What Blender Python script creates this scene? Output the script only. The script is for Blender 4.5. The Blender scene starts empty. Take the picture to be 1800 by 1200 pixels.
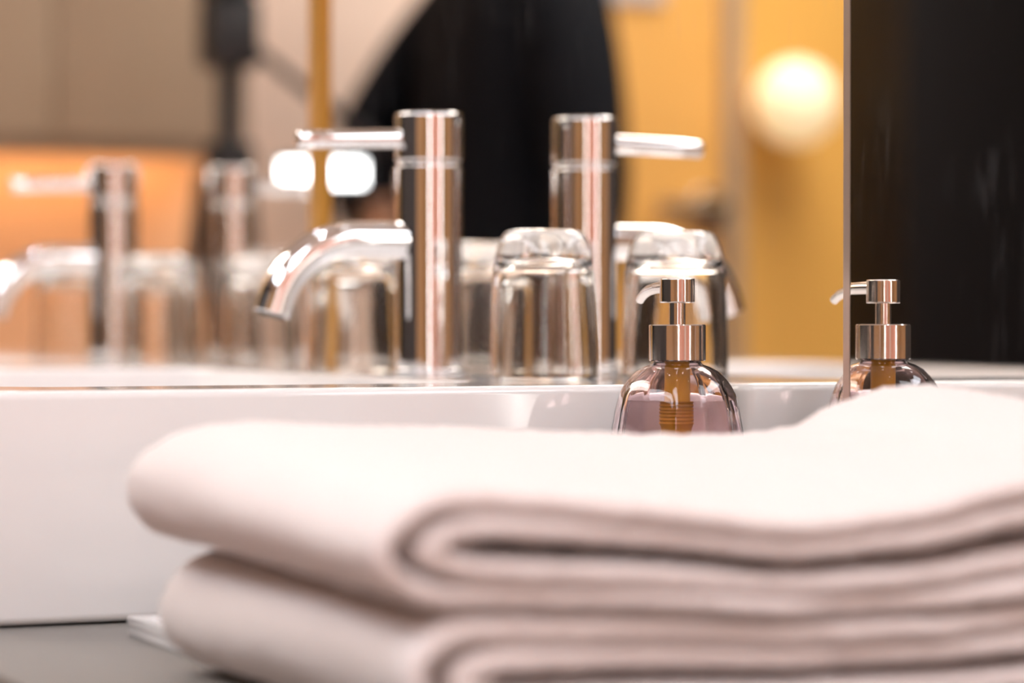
import bpy, bmesh, math, random
from mathutils import Vector, Matrix, noise

S = bpy.context.scene
COL = S.collection
PI = math.pi
R = math.radians

# ------------------------------------------------------------------ camera, world, exposure
# world axes: mirror wall is the plane X = 0 (the room is X < 0), Y runs along the vanity, Z = 0 is the grey counter top
CAM_Z = 0.169
YAW = R(24.0)                       # the lens points 24 degrees from the vanity's length towards the mirror
cam_d = bpy.data.cameras.new('camera')
cam = bpy.data.objects.new('camera', cam_d); COL.objects.link(cam)
cam_d.sensor_width = 36.0; cam_d.lens = 105.0
cam_d.clip_start = 0.02; cam_d.clip_end = 50
cam.location = (-0.85, 0.0, CAM_Z)
cam.rotation_euler = (PI/2 - 48.0/5250.0, 0, -YAW)
cam_d.dof.use_dof = True
cam_d.dof.focus_distance = 1.715
cam_d.dof.aperture_fstop = 3.5
S.camera = cam

w = bpy.data.worlds.new('world'); S.world = w; w.use_nodes = True
w.node_tree.nodes['Background'].inputs[0].default_value = (1.0, 0.86, 0.74, 1)
w.node_tree.nodes['Background'].inputs[1].default_value = 0.05
S.view_settings.view_transform = 'Standard'
S.view_settings.look = 'None'
S.view_settings.gamma = 1
S.view_settings.use_curve_mapping = False
S.view_settings.exposure = 0.42
S.cycles.use_denoising = True
S.cycles.max_bounces = 14
S.cycles.transmission_bounces = 12
S.cycles.glossy_bounces = 8
S.cycles.diffuse_bounces = 4
S.cycles.sample_clamp_indirect = 25

FLOOR_Z, CEIL_Z = -0.80, 1.75
FAR_FILL = 10.0         # added fill panel that brightens the far end
SIDE_FILL = 5.6        # added fill panel by the left wall, for the side faces
NEAR_FILL = 4.6       # added fill panel at the near end, for basin face and towel fronts
DOWNLIGHT = 190.0        # small ceiling downlights
LED_PANEL = 7.0        # video light in the room
GLOBE = 0.46
STRIP = 9.0
DOOR_LIGHT = 12.0         # upright strip lights beside the salmon door

# ------------------------------------------------------------------ materials
def mat(name, col=(0.8, 0.8, 0.8), rough=0.5, metal=0.0, trans=0.0, ior=1.45, emit=None, estr=0.0, spec=0.5,
        sheen=0.0, coat=0.0, bump=None, var=None):
    m = bpy.data.materials.new(name); m.use_nodes = True
    nt = m.node_tree; b = nt.nodes['Principled BSDF']
    b.inputs['Base Color'].default_value = (*col, 1)
    b.inputs['Roughness'].default_value = rough
    b.inputs['Metallic'].default_value = metal
    b.inputs['Transmission Weight'].default_value = trans
    b.inputs['IOR'].default_value = ior
    b.inputs['Specular IOR Level'].default_value = spec
    b.inputs['Sheen Weight'].default_value = sheen
    b.inputs['Coat Weight'].default_value = coat
    if emit:
        b.inputs['Emission Color'].default_value = (*emit, 1)
        b.inputs['Emission Strength'].default_value = estr
    tc = None
    if bump or var:
        tc = nt.nodes.new('ShaderNodeTexCoord')
    if bump:                                    # (scale, strength, distance)
        n = nt.nodes.new('ShaderNodeTexNoise'); n.inputs['Scale'].default_value = bump[0]; n.inputs['Detail'].default_value = 4
        bp = nt.nodes.new('ShaderNodeBump'); bp.inputs['Strength'].default_value = bump[1]; bp.inputs['Distance'].default_value = bump[2]
        nt.links.new(tc.outputs['Object'], n.inputs['Vector'])
        nt.links.new(n.outputs['Fac'], bp.inputs['Height']); nt.links.new(bp.outputs['Normal'], b.inputs['Normal'])
    if var:                                     # (scale, second colour, stretch)
        n = nt.nodes.new('ShaderNodeTexNoise'); n.inputs['Scale'].default_value = var[0]; n.inputs['Detail'].default_value = 5
        mp = nt.nodes.new('ShaderNodeMapping'); mp.inputs['Scale'].default_value = var[2]
        mx = nt.nodes.new('ShaderNodeMix'); mx.data_type = 'RGBA'
        mx.inputs['A'].default_value = (*col, 1); mx.inputs['B'].default_value = (*var[1], 1)
        nt.links.new(tc.outputs['Object'], mp.inputs['Vector']); nt.links.new(mp.outputs['Vector'], n.inputs['Vector'])
        nt.links.new(n.outputs['Fac'], mx.inputs['Factor']); nt.links.new(mx.outputs['Result'], b.inputs['Base Color'])
    return m

M = {}
M['towel'] = mat('white_terry', (0.89, 0.80, 0.775), 0.95, spec=0.05, sheen=0.25, bump=(900, 0.55, 0.0015))
M['ceramic'] = mat('white_glazed_ceramic', (0.91, 0.885, 0.88), 0.09, coat=0.3)
M['counter'] = mat('grey_stone', (0.20, 0.185, 0.17), 0.38, var=(260, (0.245, 0.225, 0.205), (1, 1, 1)))
M['cabinet_wood'] = mat('dark_walnut', (0.16, 0.09, 0.05), 0.45, var=(20, (0.11, 0.06, 0.035), (8, 8, 0.5)))
M['chrome'] = mat('chrome', (0.86, 0.86, 0.87), 0.035, metal=1.0)
M['steel'] = mat('brushed_steel', (0.78, 0.74, 0.71), 0.13, metal=1.0)
M['dark_gap'] = mat('dark_joint', (0.03, 0.03, 0.03), 0.6)
M['glass'] = mat('clear_glass', (0.99, 0.985, 0.97), 0.0, trans=1.0, ior=1.5)
M['pink_glass'] = mat('rose_glass', (0.91, 0.775, 0.785), 0.0, trans=1.0, ior=1.48)
M['soap'] = mat('rose_soap', (0.95, 0.87, 0.87), 0.0, trans=1.0, ior=1.36)
M['amber'] = mat('amber_plastic', (1.0, 0.60, 0.04), 0.3, trans=0.1, var=(400, (0.92, 0.46, 0.02), (1, 1, 6)))
M['bevel'] = mat('ground_glass_edge', (0.97, 0.82, 0.75), 0.36, metal=1.0)
M['brass'] = mat('golden_trim', (0.62, 0.32, 0.06), 0.35, metal=0.55)
M['plaster_white'] = mat('white_plaster', (0.86, 0.84, 0.80), 0.8)
M['floor'] = mat('terracotta_floor_tile', (0.52, 0.34, 0.29), 0.35, var=(8, (0.46, 0.29, 0.25), (1, 1, 1)))
M['pink_wall'] = mat('blush_plaster', (0.88, 0.72, 0.62), 0.8)
M['salmon'] = mat('salmon_lacquer', (0.80, 0.38, 0.27), 0.5)
M['taupe'] = mat('taupe_laminate', (0.43, 0.33, 0.235), 0.6)
M['orange_wall'] = mat('orange_paint', (0.97, 0.60, 0.36), 0.7)
M['gold_wall'] = mat('ochre_paint', (0.78, 0.44, 0.10), 0.5)
M['gold_door'] = mat('honey_veneer', (0.76, 0.42, 0.115), 0.4, var=(30, (0.68, 0.37, 0.10), (8, 8, 0.4)))
M['door_frame'] = mat('grey_brown_frame', (0.42, 0.31, 0.20), 0.5)
M['brown_wall'] = mat('brown_wood_panel', (0.42, 0.235, 0.10), 0.45, var=(20, (0.33, 0.18, 0.075), (8, 8, 0.5)))
M['dark_wall'] = mat('charcoal_paint', (0.035, 0.030, 0.028), 0.55)
M['black'] = mat('black_lacquer', (0.008, 0.007, 0.007), 0.45, spec=0.2)
M['black_metal'] = mat('black_metal', (0.02, 0.02, 0.022), 0.45)
M['white_paint'] = mat('white_paint', (0.85, 0.85, 0.84), 0.4)
M['plate_grey'] = mat('pale_grey_plastic', (0.60, 0.63, 0.66), 0.4)
M['black_cloth'] = mat('black_cloth', (0.010, 0.011, 0.014), 0.9, spec=0.1)
M['jeans'] = mat('dark_trousers', (0.012, 0.012, 0.016), 0.9, spec=0.1)
M['skin'] = mat('skin', (0.50, 0.29, 0.20), 0.55)
M['lips'] = mat('lips', (0.42, 0.16, 0.13), 0.5)
M['hair'] = mat('dark_hair', (0.02, 0.013, 0.009), 0.7)
M['eye'] = mat('eye_white', (0.8, 0.8, 0.78), 0.2)
M['shoe'] = mat('black_leather', (0.015, 0.015, 0.015), 0.4)
M['rubber'] = mat('black_rubber', (0.02, 0.02, 0.02), 0.8)
M['panel_light'] = mat('ceiling_panel_diffuser', (0.9, 0.9, 0.9), 0.5, emit=(0.93, 0.98, 1.05), estr=NEAR_FILL)
M['side_panel_light'] = mat('side_panel_diffuser', (0.9, 0.9, 0.9), 0.5, emit=(0.88, 0.96, 1.06), estr=SIDE_FILL)
M['far_panel_light'] = mat('far_panel_diffuser', (0.9, 0.9, 0.9), 0.5, emit=(1.0, 0.92, 0.84), estr=FAR_FILL)
M['downlight'] = mat('downlight_lens', (0.9, 0.9, 0.9), 0.5, emit=(0.95, 0.97, 1.0), estr=DOWNLIGHT)
M['door_light'] = mat('door_strip_light', (0.9, 0.9, 0.9), 0.5, emit=(1.0, 0.95, 0.92), estr=DOOR_LIGHT)
M['led'] = mat('led_face', (0.9, 0.9, 0.9), 0.5, emit=(0.95, 0.98, 1.0), estr=LED_PANEL)
M['globe'] = mat('frosted_warm_globe', (0.9, 0.8, 0.6), 0.5, emit=(1.0, 0.76, 0.40), estr=GLOBE)
M['strip'] = mat('led_strip', (0.9, 0.8, 0.6), 0.5, emit=(1.0, 0.62, 0.30), estr=STRIP)

def mirror_mat():
    m = bpy.data.materials.new('silvered_glass'); m.use_nodes = True
    nt = m.node_tree; nt.nodes.clear()
    out = nt.nodes.new('ShaderNodeOutputMaterial')
    g = nt.nodes.new('ShaderNodeBsdfGlossy'); g.inputs['Roughness'].default_value = 0.0; g.inputs['Color'].default_value = (0.93, 0.92, 0.90, 1)
    d = nt.nodes.new('ShaderNodeBsdfDiffuse'); d.inputs['Color'].default_value = (0.75, 0.75, 0.78, 1)
    mix = nt.nodes.new('ShaderNodeMixShader')
    tc = nt.nodes.new('ShaderNodeTexCoord')
    # dust specks: small bright cells of a voronoi pattern
    v = nt.nodes.new('ShaderNodeTexVoronoi'); v.inputs['Scale'].default_value = 90
    lt = nt.nodes.new('ShaderNodeMath'); lt.operation = 'LESS_THAN'; lt.inputs[1].default_value = 0.045
    nt.links.new(tc.outputs['Object'], v.inputs['Vector']); nt.links.new(v.outputs['Distance'], lt.inputs[0])
    n1 = nt.nodes.new('ShaderNodeTexNoise'); n1.inputs['Scale'].default_value = 14; n1.inputs['Detail'].default_value = 2
    nt.links.new(tc.outputs['Object'], n1.inputs['Vector'])
    r1 = nt.nodes.new('ShaderNodeMapRange'); r1.inputs['From Min'].default_value = 0.55; r1.inputs['From Max'].default_value = 0.68
    nt.links.new(n1.outputs['Fac'], r1.inputs['Value'])
    sp = nt.nodes.new('ShaderNodeMath'); sp.operation = 'MULTIPLY'
    nt.links.new(lt.outputs[0], sp.inputs[0]); nt.links.new(r1.outputs[0], sp.inputs[1])
    # wiping smears: noise drawn out along slanted strokes
    mp = nt.nodes.new('ShaderNodeMapping'); mp.inputs['Rotation'].default_value = (0.25, 0, 0); mp.inputs['Scale'].default_value = (1, 90, 14)
    nt.links.new(tc.outputs['Object'], mp.inputs['Vector'])
    n2 = nt.nodes.new('ShaderNodeTexNoise'); n2.inputs['Scale'].default_value = 1.5; n2.inputs['Detail'].default_value = 3
    nt.links.new(mp.outputs['Vector'], n2.inputs['Vector'])
    r2 = nt.nodes.new('ShaderNodeMapRange'); r2.inputs['From Min'].default_value = 0.52; r2.inputs['From Max'].default_value = 0.75
    r2.inputs['To Max'].default_value = 0.05
    nt.links.new(n2.outputs['Fac'], r2.inputs['Value'])
    n3 = nt.nodes.new('ShaderNodeTexNoise'); n3.inputs['Scale'].default_value = 9
    nt.links.new(tc.outputs['Object'], n3.inputs['Vector'])
    r3 = nt.nodes.new('ShaderNodeMapRange'); r3.inputs['From Min'].default_value = 0.5; r3.inputs['From Max'].default_value = 0.65
    nt.links.new(n3.outputs['Fac'], r3.inputs['Value'])
    sm = nt.nodes.new('ShaderNodeMath'); sm.operation = 'MULTIPLY'
    nt.links.new(r2.outputs[0], sm.inputs[0]); nt.links.new(r3.outputs[0], sm.inputs[1])
    s2 = nt.nodes.new('ShaderNodeMath'); s2.operation = 'MULTIPLY_ADD'; s2.inputs[1].default_value = 0.25
    nt.links.new(sp.outputs[0], s2.inputs[0]); nt.links.new(sm.outputs[0], s2.inputs[2])
    nt.links.new(s2.outputs[0], mix.inputs['Fac'])
    nt.links.new(g.outputs[0], mix.inputs[1]); nt.links.new(d.outputs[0], mix.inputs[2])
    nt.links.new(mix.outputs[0], out.inputs[0])
    return m
M['mirror'] = mirror_mat()

# ------------------------------------------------------------------ helpers
def tag(o, label=None, cat=None, group=None, kind=None):
    if label: o['label'] = label
    if cat: o['category'] = cat
    if group: o['group'] = group
    if kind: o['kind'] = kind
    return o

def thing(name, label, cat, loc=(0, 0, 0), rz=0.0, group=None):
    o = bpy.data.objects.new(name, None); COL.objects.link(o)
    o.location = loc; o.rotation_euler = (0, 0, rz); o.empty_display_size = 0.02
    return tag(o, label, cat, group)

def obj(name, bm, m, parent=None, smooth=None):
    me = bpy.data.meshes.new(name); bmesh.ops.recalc_face_normals(bm, faces=bm.faces)
    bm.to_mesh(me); bm.free(); me.materials.append(M[m])
    if smooth is not None:
        for p in me.polygons: p.use_smooth = True
        if smooth < 180: me.set_sharp_from_angle(angle=R(smooth))
    o = bpy.data.objects.new(name, me); COL.objects.link(o)
    if parent: o.parent = parent
    return o

def add_box(bm, x0, x1, y0, y1, z0, z1, bev=0.0, seg=2, mt=None):
    r = bmesh.ops.create_cube(bm, size=1)
    vs = r['verts']
    for v in vs:
        v.co = Vector(((x0+x1)/2 + v.co.x*(x1-x0), (y0+y1)/2 + v.co.y*(y1-y0), (z0+z1)/2 + v.co.z*(z1-z0)))
    if mt is not None:
        for v in vs: v.co = mt @ v.co
    if bev > 0:
        es = list({e for v in vs for e in v.link_edges})
        bmesh.ops.bevel(bm, geom=es, offset=bev, segments=seg, affect='EDGES', profile=0.5)

def box(name, dims, m, parent=None, bev=0.0, seg=2, mt=None):
    bm = bmesh.new(); add_box(bm, *dims, bev=bev, seg=seg, mt=mt)
    return obj(name, bm, m, parent, 40 if bev else None)

def add_lathe(bm, prof, n=48, mt=None, rfun=None, close=False):
    rings = []
    for r, z in prof:
        if r < 1e-6:
            co = Vector((0, 0, z)); rings.append([bm.verts.new(mt @ co if mt else co)]); continue
        ring = []
        for i in range(n):
            a = 2*PI*i/n
            rr = rfun(r, z, a) if rfun else r
            co = Vector((rr*math.cos(a), rr*math.sin(a), z))
            ring.append(bm.verts.new(mt @ co if mt else co))
        rings.append(ring)
    seq = list(zip(rings[:-1], rings[1:]))
    if close: seq.append((rings[-1], rings[0]))
    for a, b in seq:
        if len(a) == 1 and len(b) == 1: continue
        for i in range(n):
            j = (i+1) % n
            if len(a) == 1: bm.faces.new((a[0], b[i], b[j]))
            elif len(b) == 1: bm.faces.new((a[i], a[j], b[0]))
            else: bm.faces.new((a[i], a[j], b[j], b[i]))

def supported(prof, d=0.0005, far=0.003):
    out = []
    for (r0, z0), (r1, z1) in zip(prof[:-1], prof[1:]):
        out.append((r0, z0)); L = math.hypot(r1-r0, z1-z0)
        if L > far:
            for t in (d/L, 1-d/L): out.append((r0+(r1-r0)*t, z0+(z1-z0)*t))
    return out + [prof[-1]]

def lathe(name, prof, m, parent=None, n=48, mt=None, rfun=None, smooth=35, close=False):
    prof = supported(prof)
    bm = bmesh.new(); add_lathe(bm, prof, n, mt, rfun, close)
    return obj(name, bm, m, parent, smooth)

def rounded(r, z0, z1, b=0.001, k=4, r0=0.0):
    """profile of a solid cylinder with rounded rims"""
    p = [(r0, z0)] if r0 else [(0, z0)]
    for i in range(k+1):
        a = -PI/2 + i*PI/2/k; p.append((r-b+b*math.cos(a), z0+b+b*math.sin(a)))
    for i in range(k+1):
        a = i*PI/2/k; p.append((r-b+b*math.cos(a), z1-b+b*math.sin(a)))
    p.append((r0 if r0 else 0, z1))
    return p

def add_tube(bm, pts, rad, n=20, cap=True):
    pts = [Vector(p) for p in pts]
    rads = rad if isinstance(rad, (list, tuple)) else [rad]*len(pts)
    t0 = (pts[1]-pts[0]).normalized()
    up = Vector((0, 0, 1)) if abs(t0.z) < 0.9 else Vector((1, 0, 0))
    u = t0.cross(up).normalized()
    rings = []
    for i, p in enumerate(pts):
        t = (pts[min(i+1, len(pts)-1)] - pts[max(i-1, 0)]).normalized()
        u = (u - t*u.dot(t)).normalized(); v = t.cross(u)
        rings.append([bm.verts.new(p + (u*math.cos(2*PI*k/n) + v*math.sin(2*PI*k/n))*rads[i]) for k in range(n)])
    for a, b in zip(rings[:-1], rings[1:]):
        for i in range(n):
            j = (i+1) % n; bm.faces.new((a[i], a[j], b[j], b[i]))
    if cap:
        bm.faces.new(rings[0][::-1]); bm.faces.new(rings[-1])

def tube(name, pts, rad, m, parent=None, n=20, cap=True, smooth=40):
    bm = bmesh.new(); add_tube(bm, pts, rad, n, cap)
    return obj(name, bm, m, parent, smooth)

def add_prism(bm, pts, ax, a0, a1):
    """polygon pts (u,v) extruded along axis ax ('x','y','z') from a0 to a1"""
    def P(u, v, a):
        return Vector((a, u, v)) if ax == 'x' else Vector((u, a, v)) if ax == 'y' else Vector((u, v, a))
    A = [bm.verts.new(P(u, v, a0)) for u, v in pts]; B = [bm.verts.new(P(u, v, a1)) for u, v in pts]
    n = len(pts)
    bm.faces.new(A); bm.faces.new(B[::-1])
    for i in range(n):
        j = (i+1) % n; bm.faces.new((A[i], A[j], B[j], B[i]))

def struct(name, dims, m, bev=0.0, label=None, parent=None):
    o = box(name, dims, m, parent, bev)
    if not parent: o['kind'] = 'structure'
    if label: o['label'] = label
    return o

def copy_tree(o, parent=None):
    c = o.copy(); COL.objects.link(c)
    if parent: c.parent = parent
    for ch in list(o.children): copy_tree(ch, c)
    return c

def smooth01(a, b, x):
    t = max(0.0, min(1.0, (x-a)/(b-a))); return t*t*(3-2*t)

# ------------------------------------------------------------------ the room
X_L, Y_N, Y_F = -2.6, -1.4, 4.4
WX = 0.030                                             # plane of the wall behind the mirrors
struct('floor', (X_L-0.1, WX+0.1, Y_N-0.1, Y_F+0.1, FLOOR_Z-0.1, FLOOR_Z), 'floor')
struct('ceiling', (X_L-0.1, WX+0.1, Y_N-0.1, Y_F+0.1, CEIL_Z, CEIL_Z+0.1), 'plaster_white')
struct('wall_right', (WX, WX+0.1, Y_N-0.1, Y_F+0.1, FLOOR_Z, CEIL_Z), 'pink_wall')
struct('wall_left', (X_L-0.1, X_L, Y_N-0.1, Y_F+0.1, FLOOR_Z, CEIL_Z), 'dark_wall')
struct('wall_far', (X_L, WX, Y_F, Y_F+0.1, FLOOR_Z, CEIL_Z), 'pink_wall')
struct('wall_near', (X_L, WX, Y_N-0.1, Y_N, FLOOR_Z, CEIL_Z), 'brown_wall')
# wall claddings on the far wall
struct('trim_1', (-0.60, WX-0.002, Y_F-0.012, Y_F, FLOOR_Z, 0.44), 'orange_wall', label='orange painted lower wall under the taupe cabinet')
struct('trim_2', (-1.765, -1.51, Y_F-0.012, Y_F, FLOOR_Z, CEIL_Z), 'gold_wall', label='ochre wall strip carrying the round lamp')
# honey door in the far wall, with frame and lever handle
d1 = struct('door_1', (-1.475, -1.045, Y_F-0.03, Y_F, FLOOR_Z, 1.28), 'gold_door', 0.003)
box('door_frame', (-1.508, -1.478, Y_F-0.05, Y_F, FLOOR_Z, 1.31), 'door_frame', d1, 0.003)
box('door_frame', (-1.042, -1.022, Y_F-0.05, Y_F, FLOOR_Z, 1.31), 'door_frame', d1, 0.003)
hd = lathe('handle_rose', rounded(0.034, 0, 0.012, 0.002), 'steel', d1, 32, Matrix.Translation((-1.445, Y_F-0.03, 0.34)) @ Matrix.Rotation(PI/2, 4, 'X'))
tube('door_handle', [(-1.445, Y_F-0.035, 0.34), (-1.445, Y_F-0.085, 0.34), (-1.43, Y_F-0.092, 0.34), (-1.325, Y_F-0.092, 0.338)], 0.017, 'steel', d1)
# salmon door with a white frame behind the camera
d2 = struct('door_2', (-1.12, -0.01, Y_N, Y_N+0.03, FLOOR_Z, 1.45), 'salmon', 0.003)
box('door_frame', (-1.165, -1.125, Y_N, Y_N+0.05, FLOOR_Z, 1.52), 'white_paint', d2, 0.003)
box('door_frame', (-1.125, WX-0.001, Y_N, Y_N+0.05, 1.455, 1.52), 'white_paint', d2, 0.003)
tube('door_handle', [(-1.06, Y_N+0.02, 0.10), (-1.06, Y_N+0.085, 0.10), (-1.045, Y_N+0.09, 0.10), (-0.94, Y_N+0.09, 0.10)], 0.010, 'steel', d2)

struct('trim_3', (X_L, X_L+0.012, Y_N, 0.65, FLOOR_Z, CEIL_Z), 'brown_wall', label='brown wood cladding on the near half of the left wall')
t = thing('strip_light', 'upright white strip light on the brown wall beside the salmon door', 'wall light', (-1.215, Y_N, 0.35))
box('housing', (-0.032, 0.032, 0.0, 0.03, -0.95, 0.95), 'white_paint', t, 0.003)
box('diffuser', (-0.026, 0.026, 0.0301, 0.042, -0.94, 0.94), 'door_light', t, 0.003)

# ------------------------------------------------------------------ added ceiling fill panels, then the downlights
for x, y, lab in ((-1.85, 0.55, 'long white ceiling light panel nearest the left wall'), (-0.75, -0.30, 'long white ceiling light panel nearest the salmon door'), (-1.35, 3.30, 'long white ceiling light panel above the person by the honey door')):
    t = thing('ceiling_panel_light', lab, 'ceiling light', (x, y, CEIL_Z), 0, 'ceiling light panels')  # unseen panels added to brighten basin, towels and far wall
    box('frame', (-0.32, 0.32, -1.02, 1.02, -0.03, 0.0), 'white_paint', t, 0.004)
    box('diffuser', (-0.30, 0.30, -1.00, 1.00, -0.036, -0.0301), 'far_panel_light' if y > 2 else 'side_panel_light' if x < -1.5 else 'panel_light', t)
proto = None
for k, (x, y) in enumerate([(-0.22, 1.15), (-0.22, 1.95), (-0.22, 2.75), (-1.5, 0.4), (-1.5, 1.9), (-1.5, 3.3)]):
    if proto is None:
        proto = thing('downlight', '', 'ceiling light', (x, y, CEIL_Z))
        lathe('trim_ring', [(0.020, 0), (0.044, 0), (0.044, -0.004), (0.040, -0.006), (0.020, -0.006)], 'white_paint', proto, 40, close=True)
        lathe('lens', [(0, -0.003), (0.020, -0.003), (0.020, 0), (0, 0)], 'downlight', proto, 32)
        o = proto
    else:
        o = copy_tree(proto); o.location = (x, y, CEIL_Z)
    row = 'over the vanity beside the mirror' if x > -1 else 'in the middle of the room'
    o['label'] = ('small round recessed ceiling downlight ' + row + ', ' + ('nearest the salmon door', 'centre of its row', 'nearest the honey door')[k % 3])
    o['group'] = 'ceiling downlights'

# ------------------------------------------------------------------ vanity: counter, cabinet, basin
YB = 1.575                        # the basin's end face
DECK = CAM_Z - 0.0415             # its top
ct = box('countertop', (-0.501, 0.0, 0.86, 3.20, -0.04, 0.0), 'counter', None, 0.0015)
tag(ct, 'matte grey stone countertop under the towels and white basin', 'countertop')
cb = thing('vanity_cabinet', 'brown wooden vanity cabinet carrying the grey countertop', 'cabinet', (0, 0, FLOOR_Z))
box('carcass', (-0.46, -0.005, 0.90, 3.16, 0.08, 0.7595), 'cabinet_wood', cb, 0.003)
box('plinth', (-0.42, -0.02, 0.94, 3.12, 0.0, 0.0799), 'black_metal', cb)
for k in range(4):
    y0 = 0.905 + k*0.564
    dd = box('door', (-0.480, -0.4605, y0, y0+0.556, 0.09, 0.752), 'cabinet_wood', cb, 0.002)
    tube('handle', [(-0.48, y0+0.24, 0.69), (-0.505, y0+0.245, 0.69), (-0.505, y0+0.33, 0.69), (-0.48, y0+0.335, 0.69)], 0.005, 'steel', dd, 12)

def rrect(x0, x1, y0, y1, r, k=8):
    p = []
    for cx, cy, a0 in ((x1-r, y1-r, 0), (x0+r, y1-r, PI/2), (x0+r, y0+r, PI), (x1-r, y0+r, 1.5*PI)):
        for i in range(k+1):
            a = a0 + i*PI/2/k; p.append((cx+r*math.cos(a), cy+r*math.sin(a)))
    return p

BX0, BX1, BY1 = -0.488, -0.0006, 3.15
bowls = [(-0.425, -0.125, 1.665, 2.235), (-0.425, -0.125, 2.445, 3.015)]
wb = thing('washbasin', 'long white ceramic double washbasin standing on the grey counter', 'washbasin', (0, 0, 0))
cu = bpy.data.curves.new('basin_outline', 'CURVE'); cu.dimensions = '2D'; cu.fill_mode = 'BOTH'
def spline(pts):
    s = cu.splines.new('POLY'); s.points.add(len(pts)-1)
    for q, (x, y) in zip(s.points, pts): q.co = (x, y, 0, 1)
    s.use_cyclic_u = True
BV = 0.005
spline(rrect(BX0+BV, BX1-BV, YB+BV, BY1-BV, 0.006))
for b in bowls: spline(rrect(b[0]-BV, b[1]+BV, b[2]-BV, b[3]+BV, 0.05, 12)[::-1])
cu.extrude = (DECK-0.0012)/2 - BV; cu.bevel_depth = BV; cu.bevel_resolution = 4
tmp = bpy.data.objects.new('tmp_outline', cu); COL.objects.link(tmp)
bpy.context.view_layer.update()
me = bpy.data.meshes.new_from_object(tmp.evaluated_get(bpy.context.evaluated_depsgraph_get()))
bpy.data.objects.remove(tmp)
me.transform(Matrix.Translation((0, 0, (DECK+0.0012)/2)))
bm = bmesh.new(); bm.from_mesh(me); bmesh.ops.remove_doubles(bm, verts=bm.verts, dist=1e-5)
obj('basin_body', bm, 'ceramic', wb, 30)
for b in bowls:
    bm = bmesh.new()
    loops = []
    for dz, ins in ((0.020, 0.0005), (0.012, 0.004), (0.006, 0.014), (0.003, 0.04), (0.0022, 0.09)):
        loops.append([bm.verts.new((x, y, dz)) for x, y in rrect(b[0]+ins-0.001, b[1]-ins+0.001, b[2]+ins-0.001, b[3]-ins+0.001, max(0.05-ins*0.3, 0.02), 12)])
    for a, c in zip(loops[:-1], loops[1:]):
        n = len(a)
        for i in range(n): bm.faces.new((a[i], a[(i+1) % n], c[(i+1) % n], c[i]))
    bm.faces.new(loops[-1])
    bw = obj('bowl', bm, 'ceramic', wb, 60)
    lathe('drain', [(0, 0.0035), (0.02, 0.0035), (0.032, 0.003), (0.033, 0.0024), (0, 0.0024)], 'chrome', bw, 32,
          Matrix.Translation(((b[0]+b[1])/2, (b[2]+b[3])/2, 0)))

# ------------------------------------------------------------------ mirrors on the wall
SEAM = 1.446
def mirror_slab(name, poly, bevel_edges, label, loc=(0, 0, 0), rz=0.0):
    """poly: (y, z) outline; front at x = 0, thickness 10 mm; bevel_edges: y positions whose vertical front edge is cut back"""
    bm = bmesh.new(); add_prism(bm, poly, 'x', 0.0, 0.010)
    es = [e for e in bm.edges if all(abs(v.co.x) < 1e-6 for v in e.verts) and abs(e.verts[0].co.y-e.verts[1].co.y) < 1e-6
          and any(abs(e.verts[0].co.y-y) < 1e-6 for y in bevel_edges)]
    if es:
        # wide, shallow hand-cut bevel: slide the front edge in and keep the rim 1.5 mm back
        for e in es:
            pass
    o = obj(name, bm, 'mirror')
    o.location = loc; o.rotation_euler = (0, 0, rz)
    return tag(o, label, 'mirror')
TOPZ = 1.30
BW = 0.007
t_ = thing('wall_mirror', 'large wall mirror above the nearer basin, reflecting its tap and tumblers', 'mirror')
bm = bmesh.new()
add_prism(bm, [(SEAM+BW, TOPZ), (SEAM+BW, 0.004), (2.280, 0.004), (2.280, TOPZ)], 'x', 0.0, 0.010)
obj('mirror_glass', bm, 'mirror', t_)
bm = bmesh.new()
add_prism(bm, [(0.0, SEAM+BW), (0.010, SEAM+BW), (0.010, SEAM+0.001), (0.0006, SEAM+0.001)], 'z', 0.004, TOPZ)
o = obj('bevelled_edge', bm, 'bevel', t_); o['label'] = 'slanting bevelled strip along the mirror edge'
t_ = thing('wall_mirror', 'large wall mirror beyond the golden strip, above the farther basin', 'mirror')
bm = bmesh.new(); add_prism(bm, [(2.310, 0.004), (3.70, 0.004), (3.70, TOPZ), (2.310, TOPZ)], 'x', 0.0, 0.010)
obj('mirror_glass', bm, 'mirror', t_)
TILT = R(1.0)
t_ = thing('wall_mirror', 'dark mirror panel beside the towels, reflecting the soap dispenser against black', 'mirror', (0, SEAM-0.001, 0), TILT)
bm = bmesh.new(); add_prism(bm, [(-0.54, 0.004), (0, 0.004), (0, TOPZ), (-0.54, TOPZ)], 'x', 0.0, 0.010)
obj('mirror_glass', bm, 'mirror', t_)
gs = box('mirror_divider', (-0.005, 0.012, 2.281, 2.309, DECK+0.0008, TOPZ), 'brass', None, 0.001)
tag(gs, 'narrow golden upright strip dividing the two large mirrors', 'trim strip')
bk = box('mirror_backing', (0.0205, 0.0299, 0.90, 3.70, 0.004, TOPZ), 'dark_wall'); tag(bk, 'dark backing board behind the mirrors', 'backing board')

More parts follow.
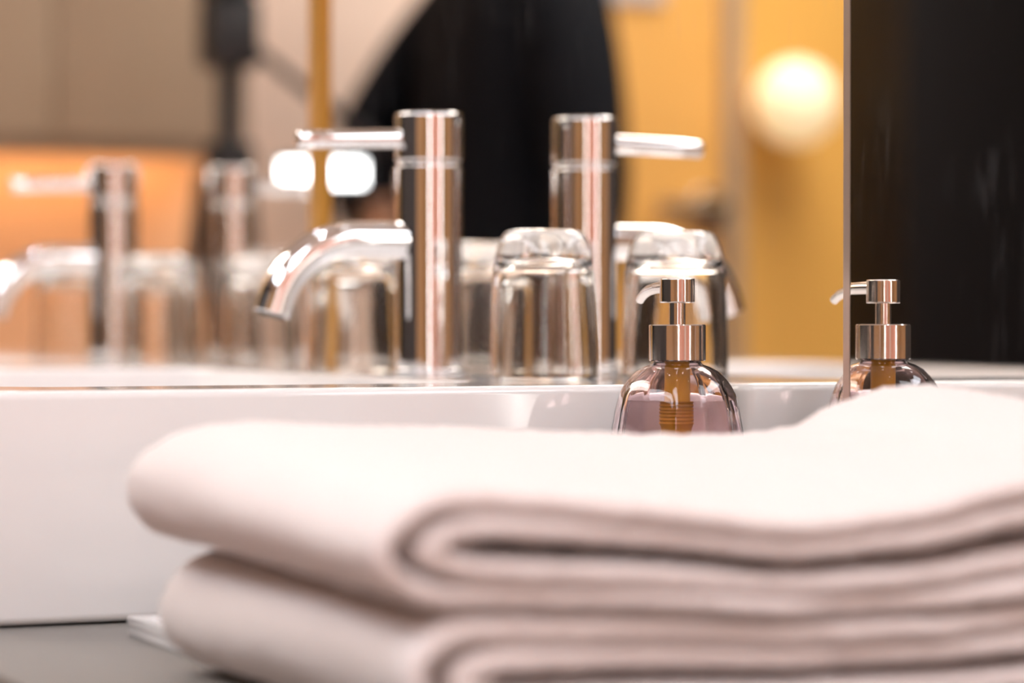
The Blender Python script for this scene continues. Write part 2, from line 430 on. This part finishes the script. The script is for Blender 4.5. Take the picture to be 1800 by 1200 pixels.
# ------------------------------------------------------------------ taps
def make_tap(name, label, loc):
    t = thing(name, label, 'tap', loc, 0, 'chrome basin taps')
    lathe('base_ring', rounded(0.0255, 0.0, 0.004, 0.0012), 'chrome', t, 64)
    body = [(0, 0.004), (0.023, 0.004), (0.023, 0.1435), (0.0224, 0.1443), (0.0214, 0.1446), (0, 0.1446)]
    lathe('body', body, 'chrome', t, 72, smooth=50)
    cap = [(0, 0.1446), (0.0212, 0.1446), (0.0212, 0.1470), (0.0220, 0.1471), (0.0227, 0.1475), (0.0231, 0.1482), (0.0232, 0.1490), (0.0232, 0.1784), (0.02297, 0.17925), (0.0225, 0.18005), (0.0218, 0.1805), (0.0210, 0.1806), (0, 0.1806)]
    hc = lathe('handle_cap', cap, 'chrome', t, 72, smooth=50)
    # lever: a straight round bar, drooping a little, turned slightly from the wall's normal
    L = 0.0955; az = R(180-3); dr = R(-1.5)
    d = Vector((math.cos(az)*math.cos(dr), math.sin(az)*math.cos(dr), math.sin(dr)))
    p0 = Vector((0, 0, 0.1632))
    pts = [p0 + d*k for k in (0.018, 0.04, 0.07, L-0.002, L-0.0006, L)]
    tube('lever', pts, [0.0065, 0.0065, 0.0065, 0.0065, 0.0058, 0.0045], 'chrome', t, 32)
    # spout: straight out, then bent down
    zc, x1, rb = 0.0925, 0.055, 0.060
    pts = [(-0.015, 0, zc), (-0.04, 0, zc), (-x1, 0, zc)]
    for k in range(1, 15):
        a = R(73)*k/14; pts.append((-x1-rb*math.sin(a), 0, zc-rb+rb*math.cos(a)))
    a = R(73); e = Vector(pts[-1]); dd = Vector((-math.cos(a), 0, -math.sin(a)))
    pts.append(tuple(e + dd*0.005)); pts.append(tuple(e + dd*0.0085)); pts.append(tuple(e + dd*0.009))
    n = len(pts)
    sp = tube('spout', pts, [0.0128]*(n-1) + [0.0122], 'chrome', t, 40)
    m = Matrix.Translation(e + dd*0.0088) @ dd.to_track_quat('Z', 'Y').to_matrix().to_4x4()
    lathe('aerator', [(0, 0.0014), (0.0085, 0.0014), (0.0095, 0.0008), (0.0095, 0)], 'dark_gap', sp, 32, m)
    return t
TAP1, TAP2 = (-0.0600, 1.9165), (-0.0580, 2.692)
tap = make_tap('basin_tap', 'chrome lever tap with bent spout at the nearer basin, between two tumblers', (*TAP1, DECK))
tap2 = copy_tree(tap); tap2.location = (*TAP2, DECK)
tap2['label'] = 'blurred chrome lever tap at the farther basin, beyond the golden strip'

# ------------------------------------------------------------------ tumblers, upside down on the deck
def make_tumbler():
    outer = [(0.0323, 0.0015), (0.0325, 0.0005), (0.0330, 0.0), (0.0342, 0.0), (0.0348, 0.0005), (0.0350, 0.0015), (0.0350, 0.003), (0.0348, 0.02), (0.0341, 0.05), (0.0331, 0.068), (0.0316, 0.079),
             (0.0294, 0.0870), (0.0268, 0.0922), (0.0240, 0.0948), (0.0215, 0.0957), (0.0195, 0.0956), (0.0165, 0.0942), (0.011, 0.0926), (0.005, 0.0920), (0, 0.0919)]
    inner = [(0, 0.0778), (0.010, 0.0776), (0.020, 0.0768), (0.0252, 0.0750), (0.0280, 0.0718), (0.0294, 0.067), (0.0303, 0.058), (0.0311, 0.04), (0.0319, 0.02), (0.0323, 0.003)]
    bm = bmesh.new(); add_lathe(bm, inner[::1] + outer, 72)
    return obj('tumbler', bm, 'glass', None, 60)
TUMBLERS = [((-0.0475, 1.752), 'clear upside-down tumbler right of the nearer tap, behind the soap dispenser'),
            ((-0.0530, 2.080), 'clear upside-down tumbler behind the spout of the nearer tap'),
            ((-0.0490, 2.584), 'blurred upside-down tumbler at the farther basin, just right of that tap'),
            ((-0.0500, 2.868), 'blurred upside-down tumbler behind the spout of the farther tap')]
tb = None
for (x, y), lab in TUMBLERS:
    o = make_tumbler() if tb is None else tb.copy()
    if tb is None: tb = o
    else: COL.objects.link(o)
    o.location = (x, y, DECK+0.0001)
    tag(o, lab, 'glass', 'upside-down tumblers on the basin')

# ------------------------------------------------------------------ soap dispenser
sd = thing('soap_dispenser', 'faceted rose glass soap dispenser with steel pump beside the towels', 'soap dispenser', (-0.0702, 1.5195, 0.0))
NF = 12
def facet(k0, z0, z1, rot=0.0):
    def f(r, z, a):
        q = 2*PI/NF; b = ((a+rot) % q) - q/2
        k = k0*(1-smooth01(z0, z1, z))
        return r*((1-k) + k*math.cos(PI/NF)/math.cos(b)*1.012)
    return f
outer = [(0, 0.0), (0.036, 0.0), (0.0405, 0.002), (0.0420, 0.006), (0.0423, 0.03), (0.0412, 0.065), (0.0392, 0.090), (0.0372, 0.1035), (0.0352, 0.1150), (0.0330, 0.1235),
         (0.0305, 0.1285), (0.0275, 0.1325), (0.0235, 0.1365), (0.0185, 0.1392), (0.0150, 0.1402), (0.0138, 0.1412), (0.0134, 0.1425), (0.0134, 0.152)]
inner = [(0.0112, 0.152), (0.0112, 0.1405), (0.0125, 0.1385), (0.0205, 0.1345), (0.0262, 0.1290), (0.0300, 0.1225), (0.0325, 0.1130), (0.0343, 0.1020), (0.0362, 0.088), (0.0380, 0.065),
         (0.0390, 0.03), (0.0385, 0.012), (0.034, 0.008), (0, 0.007)]
rf_o = facet(0.9, 0.118, 0.1375)
bm = bmesh.new()
def rf(r, z, a): return rf_o(r, z, a)
add_lathe(bm, outer + inner, 96, None, rf)
bottle = obj('bottle', bm, 'pink_glass', sd, 28)
lq = [(0, 0.0074), (0.0335, 0.0084), (0.0380, 0.0124), (0.0386, 0.03), (0.0376, 0.065), (0.0358, 0.088), (0.0339, 0.102), (0.0321, 0.113), (0.0304, 0.1195), (0.0300, 0.1198), (0, 0.1195)]
bm = bmesh.new(); add_lathe(bm, [(r*0.998, z) for r, z in lq], 96, None, rf)
o = obj('liquid_soap', bm, 'soap', sd, 28); o['label'] = 'rose tinted liquid soap'
# amber pump body and dip tube inside
prof = [(0, 0.1515), (0.0072, 0.1515), (0.0072, 0.1185)]
for k in range(7):
    z = 0.1175 - k*0.0020; prof += [(0.0076, z), (0.0070, z-0.0010)]
prof += [(0.0062, 0.1025), (0.0062, 0.060), (0.0040, 0.056), (0.0025, 0.054), (0.0025, 0.014), (0, 0.014)]
o = lathe('pump_tube', prof, 'amber', sd, 40); o['label'] = 'amber plastic pump tube'
lathe('collar', [(0.0108, 0.1424), (0.0158, 0.1424), (0.0163, 0.1429), (0.0163, 0.1625), (0.0158, 0.1631), (0.0050, 0.1632), (0.0050, 0.1610), (0.0108, 0.1610)], 'steel', sd, 72, close=True)
lathe('stem', [(0.0, 0.1530), (0.0047, 0.1530), (0.0047, 0.1758), (0, 0.1758)], 'steel', sd, 40)
ph = lathe('pump_head', rounded(0.0100, 0.1754, 0.1893, 0.0007), 'steel', sd, 64)
npts = [(0.0008, 0.009, 0.1845), (0.0015, 0.018, 0.1846), (0.0024, 0.030, 0.1843), (0.0033, 0.042, 0.1830), (0.0040, 0.050, 0.1810), (0.0044, 0.055, 0.1786), (0.0046, 0.0570, 0.1772)]
tube('nozzle', npts, [0.0036, 0.0036, 0.0034, 0.0031, 0.0029, 0.0027, 0.0026], 'steel', ph, 24)

# ------------------------------------------------------------------ white tray
ty = thing('soap_tray', 'low white ceramic tray on the grey counter, mostly hidden behind the towels', 'tray', (-0.297, 1.452, 0.0))
bm = bmesh.new(); add_box(bm, -0.100, 0.100, -0.056, 0.062, 0.0, 0.0075, 0.0012)
obj('base', bm, 'ceramic', ty, 40)
bm = bmesh.new()
o_ = rrect(-0.1008, 0.1008, -0.0568, 0.0628, 0.003, 4); i_ = rrect(-0.094, 0.094, -0.050, 0.056, 0.003, 4)
L = [[bm.verts.new((x, y, z)) for x, y in pp] for pp, z in ((o_, 0.0065), (o_, 0.0105), (i_, 0.0105), (i_, 0.0065))]
n = len(o_)
for a, b in zip(L, L[1:] + L[:1]):
    for k in range(n): bm.faces.new((a[k], a[(k+1) % n], b[(k+1) % n], b[k]))
obj('rim', bm, 'ceramic', ty, 40)

# ------------------------------------------------------------------ folded towels
TX0, TX1 = -0.440, -0.035
def lerp_tab(tab, x):
    if x <= tab[0][0]: return tab[0][1]
    for (a, fa), (b, fb) in zip(tab[:-1], tab[1:]):
        if x <= b:
            t = (x-a)/(b-a); t = t*t*(3-2*t)*0.5 + t*0.5
            return fa + (fb-fa)*t
    return tab[-1][1]
FRONT_TOP = [(-0.44, 0.104), (-0.40, 0.1045), (-0.34, 0.0985), (-0.262, 0.0895), (-0.21, 0.0925), (-0.155, 0.1045), (-0.10, 0.114), (-0.035, 0.118)]
BACK_TOP = [(-0.44, 0.112), (-0.385, 0.1195), (-0.30, 0.1165), (-0.245, 0.1142), (-0.18, 0.1118), (-0.145, 0.1108), (-0.115, 0.1150), (-0.090, 0.128), (-0.060, 0.1355), (-0.035, 0.1365)]
MIDZ_F = [(-0.44, 0.056), (-0.35, 0.053), (-0.26, 0.047), (-0.19, 0.046), (-0.12, 0.051), (-0.035, 0.058)]
MIDZ_B = [(-0.44, 0.060), (-0.30, 0.058), (-0.20, 0.057), (-0.10, 0.062), (-0.035, 0.068)]
Y0T, Y1T = 1.040, 1.365
def zmaps(x, y):
    s = smooth01(0.0, 1.0, (y-Y0T)/(Y1T-Y0T-0.03))
    top = lerp_tab(FRONT_TOP, x)*(1-s) + lerp_tab(BACK_TOP, x)*s
    mid = lerp_tab(MIDZ_F, x)*(1-s) + lerp_tab(MIDZ_B, x)*s
    top += 0.0016*noise.noise(Vector((x*16, y*14, 3.1))); mid += 0.0008*noise.noise(Vector((x*18, y*15, 7.7)))
    return mid, top

def towel_path(rx_out, rx_in, slit):
    """centre line (x, v) of the folded cloth, v in 0..1 over the folded height: outer top -> left turn -> outer bottom -> right turn -> inner bottom -> left turn -> inner top"""
    P = []
    vo, vi = 0.5-0.125, 0.5-0.125-0.25+slit
    x_r = TX1 - 0.012
    NS = 130
    xl = TX0 + rx_out
    for k in range(NS+1): P.append((x_r + 0.008 + (xl-x_r-0.008)*k/NS, 0.5+vo))
    for k in range(1, 24):
        a = PI/2 + PI*k/24; P.append((xl + rx_out*0.93*math.cos(a), 0.5 + vo*math.sin(a)))
    for k in range(NS+1): P.append((xl + (x_r-xl)*k/NS, 0.5-vo))
    vm = (vo+vi)/2; hv = (vo-vi)/2
    for k in range(1, 10):
        a = -PI/2 + PI*k/10; P.append((x_r + 0.006*math.cos(a), 0.5-vm + hv*math.sin(a)))
    xi = TX0 + rx_in
    for k in range(NS+1): P.append((x_r + (xi-x_r)*k/NS, 0.5-vi))
    for k in range(1, 16):
        a = -PI/2 - PI*k/16; P.append((xi + (rx_in-rx_out*0.62)*0.9*math.cos(a), 0.5 + vi*math.sin(a)))
    for k in range(NS+1): P.append((xi + (x_r+0.004-xi)*k/NS, 0.5+vi))
    return P

def make_towel(name, label, which, path, x_off, half, y_in):
    bm = bmesh.new()
    n = len(path)
    H = 0.055
    NRM = []
    for i in range(n):
        a = path[max(i-1, 0)]; b = path[min(i+1, n-1)]
        t = Vector((b[0]-a[0], (b[1]-a[1])*H)).normalized(); NRM.append(Vector((-t.y, t.x)))
    ys = [(0.0, 0.1), (0.0006, 0.40), (0.0020, 0.66), (0.0042, 0.86), (0.0075, 1.0)]
    L = Y1T - Y0T - 2*y_in
    prof = ys + [(0.012 + (L-0.024)*k/110, 1.0) for k in range(111)] + [(L-d, s) for d, s in ys[::-1]]
    rings = []
    for dy, sc in prof:
        y = Y0T + y_in + dy
        ring = []
        for side in (1, -1):
            idx = range(n) if side == 1 else range(n-1, -1, -1)
            for i in idx:
                x, v = path[i]; q = NRM[i]
                hh = half*max(sc, 0.15)
                px_, pv = x + q.x*hh*side, v + q.y*hh*side/H
                # corners of the pile: the fold bulges a little at mid length, layers slip unevenly
                lay = 0.005*noise.noise(Vector((i*0.035, 1.7, which*9.0)))
                X = px_ + x_off + 0.006*noise.noise(Vector((y*6, v*2, which*5.0)))
                yy = y + lay*(1 if dy < L/2 else 0.6)
                # back right corner sits closer than the back left one
                yy -= 0.055*smooth01(TX0, TX1, X)*smooth01(0, 1, dy/L)
                mid, top = zmaps(X, yy)
                if which == 0: z = 0.0007 + (mid-0.0007)*pv
                else: z = mid + (top-mid)*pv
                nz = noise.noise(Vector((X*330, yy*330, z*330)))*0.0007 + noise.noise(Vector((X*140, yy*140, z*140 + 4.0)))*0.0009
                ring.append(bm.verts.new((X + nz*0.5, yy + nz, z + nz)))
        rings.append(ring)
    m = len(rings[0])
    for a, b in zip(rings[:-1], rings[1:]):
        for i in range(m):
            j = (i+1) % m; bm.faces.new((a[i], a[j], b[j], b[i]))
    for ring, flip in ((rings[0], True), (rings[-1], False)):
        for i in range(n-1):
            f = (ring[i], ring[i+1], ring[m-2-i], ring[m-1-i])
            bm.faces.new(f[::-1] if flip else f)
    o = obj(name, bm, 'towel', None, 180)
    return tag(o, label, 'towel', 'folded white towels')
make_towel('folded_towel', 'folded thick white towel lying on top of the pile', 1, towel_path(0.030, 0.046, 0.045), 0.0, 0.0051, 0.0)
make_towel('folded_towel', 'folded thick white towel at the bottom of the pile on the counter', 0, towel_path(0.030, 0.046, 0.035), 0.014, 0.0054, 0.004)

# ------------------------------------------------------------------ things across the room, seen in the mirror
wc = thing('wall_cabinet', 'taupe wall cabinet with a warm light strip over the orange wall', 'cabinet', (-0.30, Y_F, 0.0))
box('carcass', (-0.290, 0.300, -0.20, -0.0005, 0.425, 1.70), 'taupe', wc, 0.003)
box('door', (-0.288, 0.004, -0.2185, -0.2005, 0.422, 1.695), 'taupe', wc, 0.002)
box('door', (0.007, 0.298, -0.2185, -0.2005, 0.422, 1.695), 'taupe', wc, 0.002)
box('valance', (-0.289, 0.299, -0.199, -0.185, 0.398, 0.4249), 'taupe', wc)
o = box('light_strip', (-0.27, 0.28, -0.10, -0.075, 0.418, 0.4249), 'strip', wc); o['label'] = 'warm glowing light strip'

wl = thing('wall_lamp', 'round glowing amber globe lamp on the ochre wall', 'wall lamp', (-1.562, Y_F-0.012, 0.515))
lathe('wall_plate', rounded(0.045, 0.0, 0.012, 0.003), 'brass', wl, 40, Matrix.Rotation(PI/2, 4, 'X'))
tube('arm', [(0, -0.010, 0), (0, -0.035, 0)], 0.012, 'brass', wl)
bm = bmesh.new(); bmesh.ops.create_uvsphere(bm, u_segments=40, v_segments=24, radius=0.070)
bmesh.ops.translate(bm, verts=bm.verts, vec=(0, -0.112, 0))
obj('globe', bm, 'globe', wl, 180)

sw = thing('door_plate', 'pale grey plate mounted high on the honey door', 'plate', (-1.312, Y_F-0.031, 0.722))
box('plate', (-0.055, 0.055, -0.009, 0.0, -0.045, 0.06), 'plate_grey', sw, 0.003)
box('rocker', (-0.022, 0.022, -0.013, -0.009, -0.03, 0.045), 'white_paint', sw, 0.002)

bc = thing('wardrobe', 'tall black lacquered wardrobe against the far wall, reflected beside the soap', 'wardrobe', (-2.175, Y_F, FLOOR_Z))
box('carcass', (-0.395, 0.395, -0.30, -0.001, 0.0, 2.40), 'black', bc, 0.003)
for a, b, hx in ((-0.393, -0.002, -0.03), (0.002, 0.393, 0.03)):
    d = box('door', (a, b, -0.320, -0.3005, 0.06, 2.38), 'black', bc, 0.002)
    tube('handle', [(hx, -0.32, 1.0), (hx, -0.345, 1.0), (hx, -0.345, 1.2), (hx, -0.32, 1.2)], 0.005, 'black_metal', d, 12)

# video tripod
tr = thing('tripod', 'black video tripod with a pan handle standing by the taupe cabinet', 'tripod', (-0.445, 3.85, FLOOR_Z))
lathe('centre_column', [(0, 0.75), (0.016, 0.75), (0.016, 1.30), (0, 1.30)], 'black_metal', tr, 24)
lathe('spider', rounded(0.036, 1.13, 1.20, 0.006), 'black_metal', tr, 24)
bm = bmesh.new(); add_box(bm, -0.035, 0.035, -0.04, 0.04, 1.30, 1.40, 0.012); add_box(bm, -0.03, 0.03, -0.055, 0.055, 1.402, 1.418, 0.004)
hd = obj('head', bm, 'black_metal', tr, 40)
tube('pan_handle', [(-0.02, 0.0, 1.34), (-0.10, 0.02, 1.29), (-0.25, 0.06, 1.20)], [0.008, 0.008, 0.011], 'black_metal', hd, 12)
for a in (R(24), R(144), R(264)):
    top = Vector((0.03*math.cos(a), 0.03*math.sin(a), 1.16)); bot = Vector((0.17*math.cos(a), 0.17*math.sin(a), 0.015))
    lg = tube('leg', [top, top.lerp(bot, 0.5), top.lerp(bot, 0.52), bot], [0.016, 0.016, 0.012, 0.011], 'black_metal', tr, 14)
    lathe('rubber_foot', rounded(0.016, 0, 0.03, 0.004), 'rubber', lg, 16, Matrix.Translation((bot.x, bot.y, 0.0)))

# video light
vl = thing('video_light', 'bright white rectangular video light on a black stand behind the golden strip', 'light', (-0.420, 3.42, FLOOR_Z), R(24))
bm = bmesh.new(); add_box(bm, -0.058, 0.058, 0.0, 0.035, 1.120, 1.162, 0.006)
hs = obj('housing', bm, 'black_metal', vl, 40)
box('led_face', (-0.051, 0.051, -0.003, -0.0001, 1.127, 1.155), 'led', vl)
tube('yoke', [(0, 0.018, 1.07), (0, 0.018, 1.125)], 0.010, 'black_metal', vl, 12)
tube('pole', [(0, 0.018, 0.018), (0, 0.018, 1.08)], 0.011, 'black_metal', vl, 14)
lathe('base', rounded(0.11, 0.0, 0.02, 0.004), 'black_metal', vl, 40, Matrix.Translation((0, 0.018, 0)))

# ------------------------------------------------------------------ the person in black holding a camera
def skin_mesh(verts, edges, radii, root=0, sub=2):
    me = bpy.data.meshes.new('tmp_body'); me.from_pydata([Vector(v) for v in verts], edges, [])
    o = bpy.data.objects.new('tmp_body', me); COL.objects.link(o)
    md = o.modifiers.new('skin', 'SKIN'); md.use_smooth_shade = True
    for k, r in enumerate(radii):
        sv = me.skin_vertices[0].data[k]; sv.radius = r if isinstance(r, tuple) else (r, r); sv.use_root = (k == root)
    sb = o.modifiers.new('sub', 'SUBSURF'); sb.levels = sub; sb.render_levels = sub
    bpy.context.view_layer.update()
    out = bpy.data.meshes.new_from_object(o.evaluated_get(bpy.context.evaluated_depsgraph_get()))
    bpy.data.objects.remove(o); bpy.data.meshes.remove(me)
    return out

V, E, RD = [], [], []
def node(p, r, prev=None):
    V.append(p); RD.append(r); k = len(V)-1
    if prev is not None: E.append((prev, k))
    return k
pel = node((0, 0, 0.92), 0.105)
sp1 = node((0.005, 0, 1.04), 0.100, pel); sp2 = node((0.012, 0, 1.17), 0.108, sp1); che = node((0.004, 0, 1.29), 0.108, sp2)
nk = node((-0.005, 0, 1.395), 0.058, che); nk2 = node((0.012, 0, 1.465), 0.048, nk)
hd1 = node((0.030, 0, 1.525), 0.080, nk2); hd2 = node((0.022, 0, 1.595), 0.094, hd1); hd3 = node((0.015, 0, 1.655), 0.070, hd2)
node((0.088, 0, 1.512), 0.026, hd1)
def hand(wr, dirv, side, sgn):
    # palm, four fingers of unequal length, slightly curled, and a thumb from the side of the palm
    d = Vector(dirv).normalized(); sd_ = Vector(side).normalized(); nrm = d.cross(sd_)*sgn
    w = Vector(V[wr]); pa = node(tuple(w + d*0.055), 0.030, wr)
    for off, ln in ((0.028, 0.85), (0.010, 1.0), (-0.009, 0.95), (-0.027, 0.75)):
        b0 = w + d*0.088 + sd_*off
        k1 = node(tuple(b0), 0.0092, pa); k2 = node(tuple(b0 + (d*0.036 + nrm*0.008)*ln), 0.0086, k1)
        node(tuple(b0 + (d*0.062 + nrm*0.026)*ln), 0.0080, k2)
    t1 = node(tuple(w + d*0.050 + sd_*0.040 + nrm*0.008), 0.0105, pa); node(tuple(w + d*0.085 + sd_*0.058 + nrm*0.016), 0.0095, t1)
# left arm: elbow out, hand resting at the front of the waist
sh = node((0.0, 0.150, 1.345), 0.060, che); ua = node((0.070, 0.165, 1.265), 0.050, sh)
el = node((0.140, 0.165, 1.165), 0.043, ua); fa = node((0.165, 0.105, 1.095), 0.039, el); wr = node((0.172, 0.045, 1.035), 0.027, fa)
hand(wr, (0.1, -0.85, -0.3), (0.4, 0.0, 0.9), 1)
# right arm: hanging at the side
sh = node((0.0, -0.165, 1.345), 0.056, che); ua = node((-0.01, -0.210, 1.22), 0.048, sh)
el = node((-0.02, -0.228, 1.075), 0.042, ua); fa = node((0.0, -0.228, 0.95), 0.038, el); wr = node((0.025, -0.222, 0.845), 0.027, fa)
hand(wr, (0.12, 0.0, -1.0), (1.0, 0.0, 0.12), 1)
for sgn in (1, -1):
    hp = node((0.0, 0.090*sgn, 0.83), 0.088, pel)
    kn = node((0.020, 0.105*sgn, 0.46), 0.058, hp); cf = node((-0.005, 0.108*sgn, 0.31), 0.054, kn)
    an = node((-0.018, 0.110*sgn, 0.085), 0.037, cf); ft = node((0.06, 0.118*sgn, 0.040), 0.036, an); node((0.145, 0.124*sgn, 0.028), 0.027, ft)
bme = skin_mesh(V, E, RD)
bm = bmesh.new(); bm.from_mesh(bme)
bmesh.ops.holes_fill(bm, edges=bm.edges, sides=0); bmesh.ops.triangulate(bm, faces=[f for f in bm.faces if len(f.verts) > 4])
bmesh.ops.recalc_face_normals(bm, faces=bm.faces)
bm.to_mesh(bme); bm.free()
for v in bme.vertices:
    c = v.co
    if 0.81 < c.z < 1.38 and abs(c.y) < 0.13:                       # a torso is broader than deep
        k = 0.35*smooth01(0.81, 0.92, c.z)*(1-smooth01(1.30, 1.38, c.z)); c.y *= 1+k
    if c.z > 1.50 and c.x > 0.075 and abs(c.y) < 0.022 and c.x < 0.14:   # nose
        k = max(0, 1-abs(c.z-1.575)/0.026)*max(0, 1-abs(c.y)/0.022); c.x += 0.022*k
    if c.z < 0.012: c.z = 0.012
PX, PY = -0.900, 3.93
pr = thing('person', 'person dressed in black with one elbow out, standing before the honey door', 'person', (PX, PY, FLOOR_Z), R(2.9)); pr.scale = (1.06, 1.06, 1.06)
bme.materials.append(M['skin'])
for p in bme.polygons: p.use_smooth = True
body = bpy.data.objects.new('body', bme); COL.objects.link(body); body.parent = pr
def cloth(name, pred, off, m, thick=0.004):
    bm = bmesh.new(); bm.from_mesh(bme); bm.normal_update()
    kill = [f for f in bm.faces if not pred(f.calc_center_median())]
    bmesh.ops.delete(bm, geom=kill, context='FACES')
    bm.verts.ensure_lookup_table(); seen = set(); best = []
    for v0 in bm.verts:                                    # keep the one connected garment
        if v0 in seen: continue
        isl = [v0]; seen.add(v0)
        for v in isl:
            for e in v.link_edges:
                u = e.other_vert(v)
                if u not in seen: seen.add(u); isl.append(u)
        if len(isl) > len(best): best = isl
    keep = set(best)
    bmesh.ops.delete(bm, geom=[v for v in bm.verts if v not in keep], context='VERTS')
    for v in bm.verts: v.co += v.normal*off
    o = obj(name, bm, m, pr, 180)
    md = o.modifiers.new('cloth', 'SOLIDIFY'); md.thickness = thick; md.offset = 1
    return o
def is_arm(c): return abs(c.y) > 0.10 and c.z > 1.2
def on_hand(c): return c.x > 0.155 or (c.y < -0.14 and c.z < 0.86)
cloth('sweater', lambda c: 0.87 < c.z < 1.43 and not (c.y < 0.050 and c.x > 0.135 and c.z < 1.10), 0.010, 'black_cloth', 0.006)
cloth('trousers', lambda c: 0.085 < c.z < 0.93 and not (c.z < 0.13 and c.x > 0.03), 0.008, 'jeans', 0.005)
cloth('shoe', lambda c: c.z < 0.088 and c.y > 0, 0.006, 'shoe', 0.006)
cloth('shoe', lambda c: c.z < 0.088 and c.y < 0, 0.006, 'shoe', 0.006)
cloth('hair', lambda c: c.z > 1.58 and abs(c.y) < 0.12 and c.x < 0.125 and (c.x < 0.03 or c.z > 1.66), 0.006, 'hair', 0.012)
for sgn in (1, -1):
    bm = bmesh.new(); bmesh.ops.create_uvsphere(bm, u_segments=16, v_segments=10, radius=0.0085)
    bmesh.ops.translate(bm, verts=bm.verts, vec=(0.0945, 0.031*sgn, 1.600))
    ey = obj('eye', bm, 'eye', pr, 180)
    lathe('iris', [(0, 0.0014), (0.004, 0.0010), (0.0052, 0.0)], 'hair', ey, 20, Matrix.Translation((0.1025, 0.031*sgn, 1.600)) @ Matrix.Rotation(PI/2, 4, 'Y'))
    bm = bmesh.new(); bmesh.ops.create_uvsphere(bm, u_segments=16, v_segments=10, radius=1)
    bmesh.ops.scale(bm, verts=bm.verts, vec=(0.016, 0.008, 0.030)); bmesh.ops.translate(bm, verts=bm.verts, vec=(0.012, 0.096*sgn, 1.580))
    obj('ear', bm, 'skin', pr, 180)
bm = bmesh.new(); bmesh.ops.create_uvsphere(bm, u_segments=20, v_segments=10, radius=1)
bmesh.ops.scale(bm, verts=bm.verts, vec=(0.008, 0.024, 0.006)); bmesh.ops.translate(bm, verts=bm.verts, vec=(0.107, 0, 1.540))
o = obj('mouth', bm, 'lips', pr, 180); o['label'] = 'closed lips'
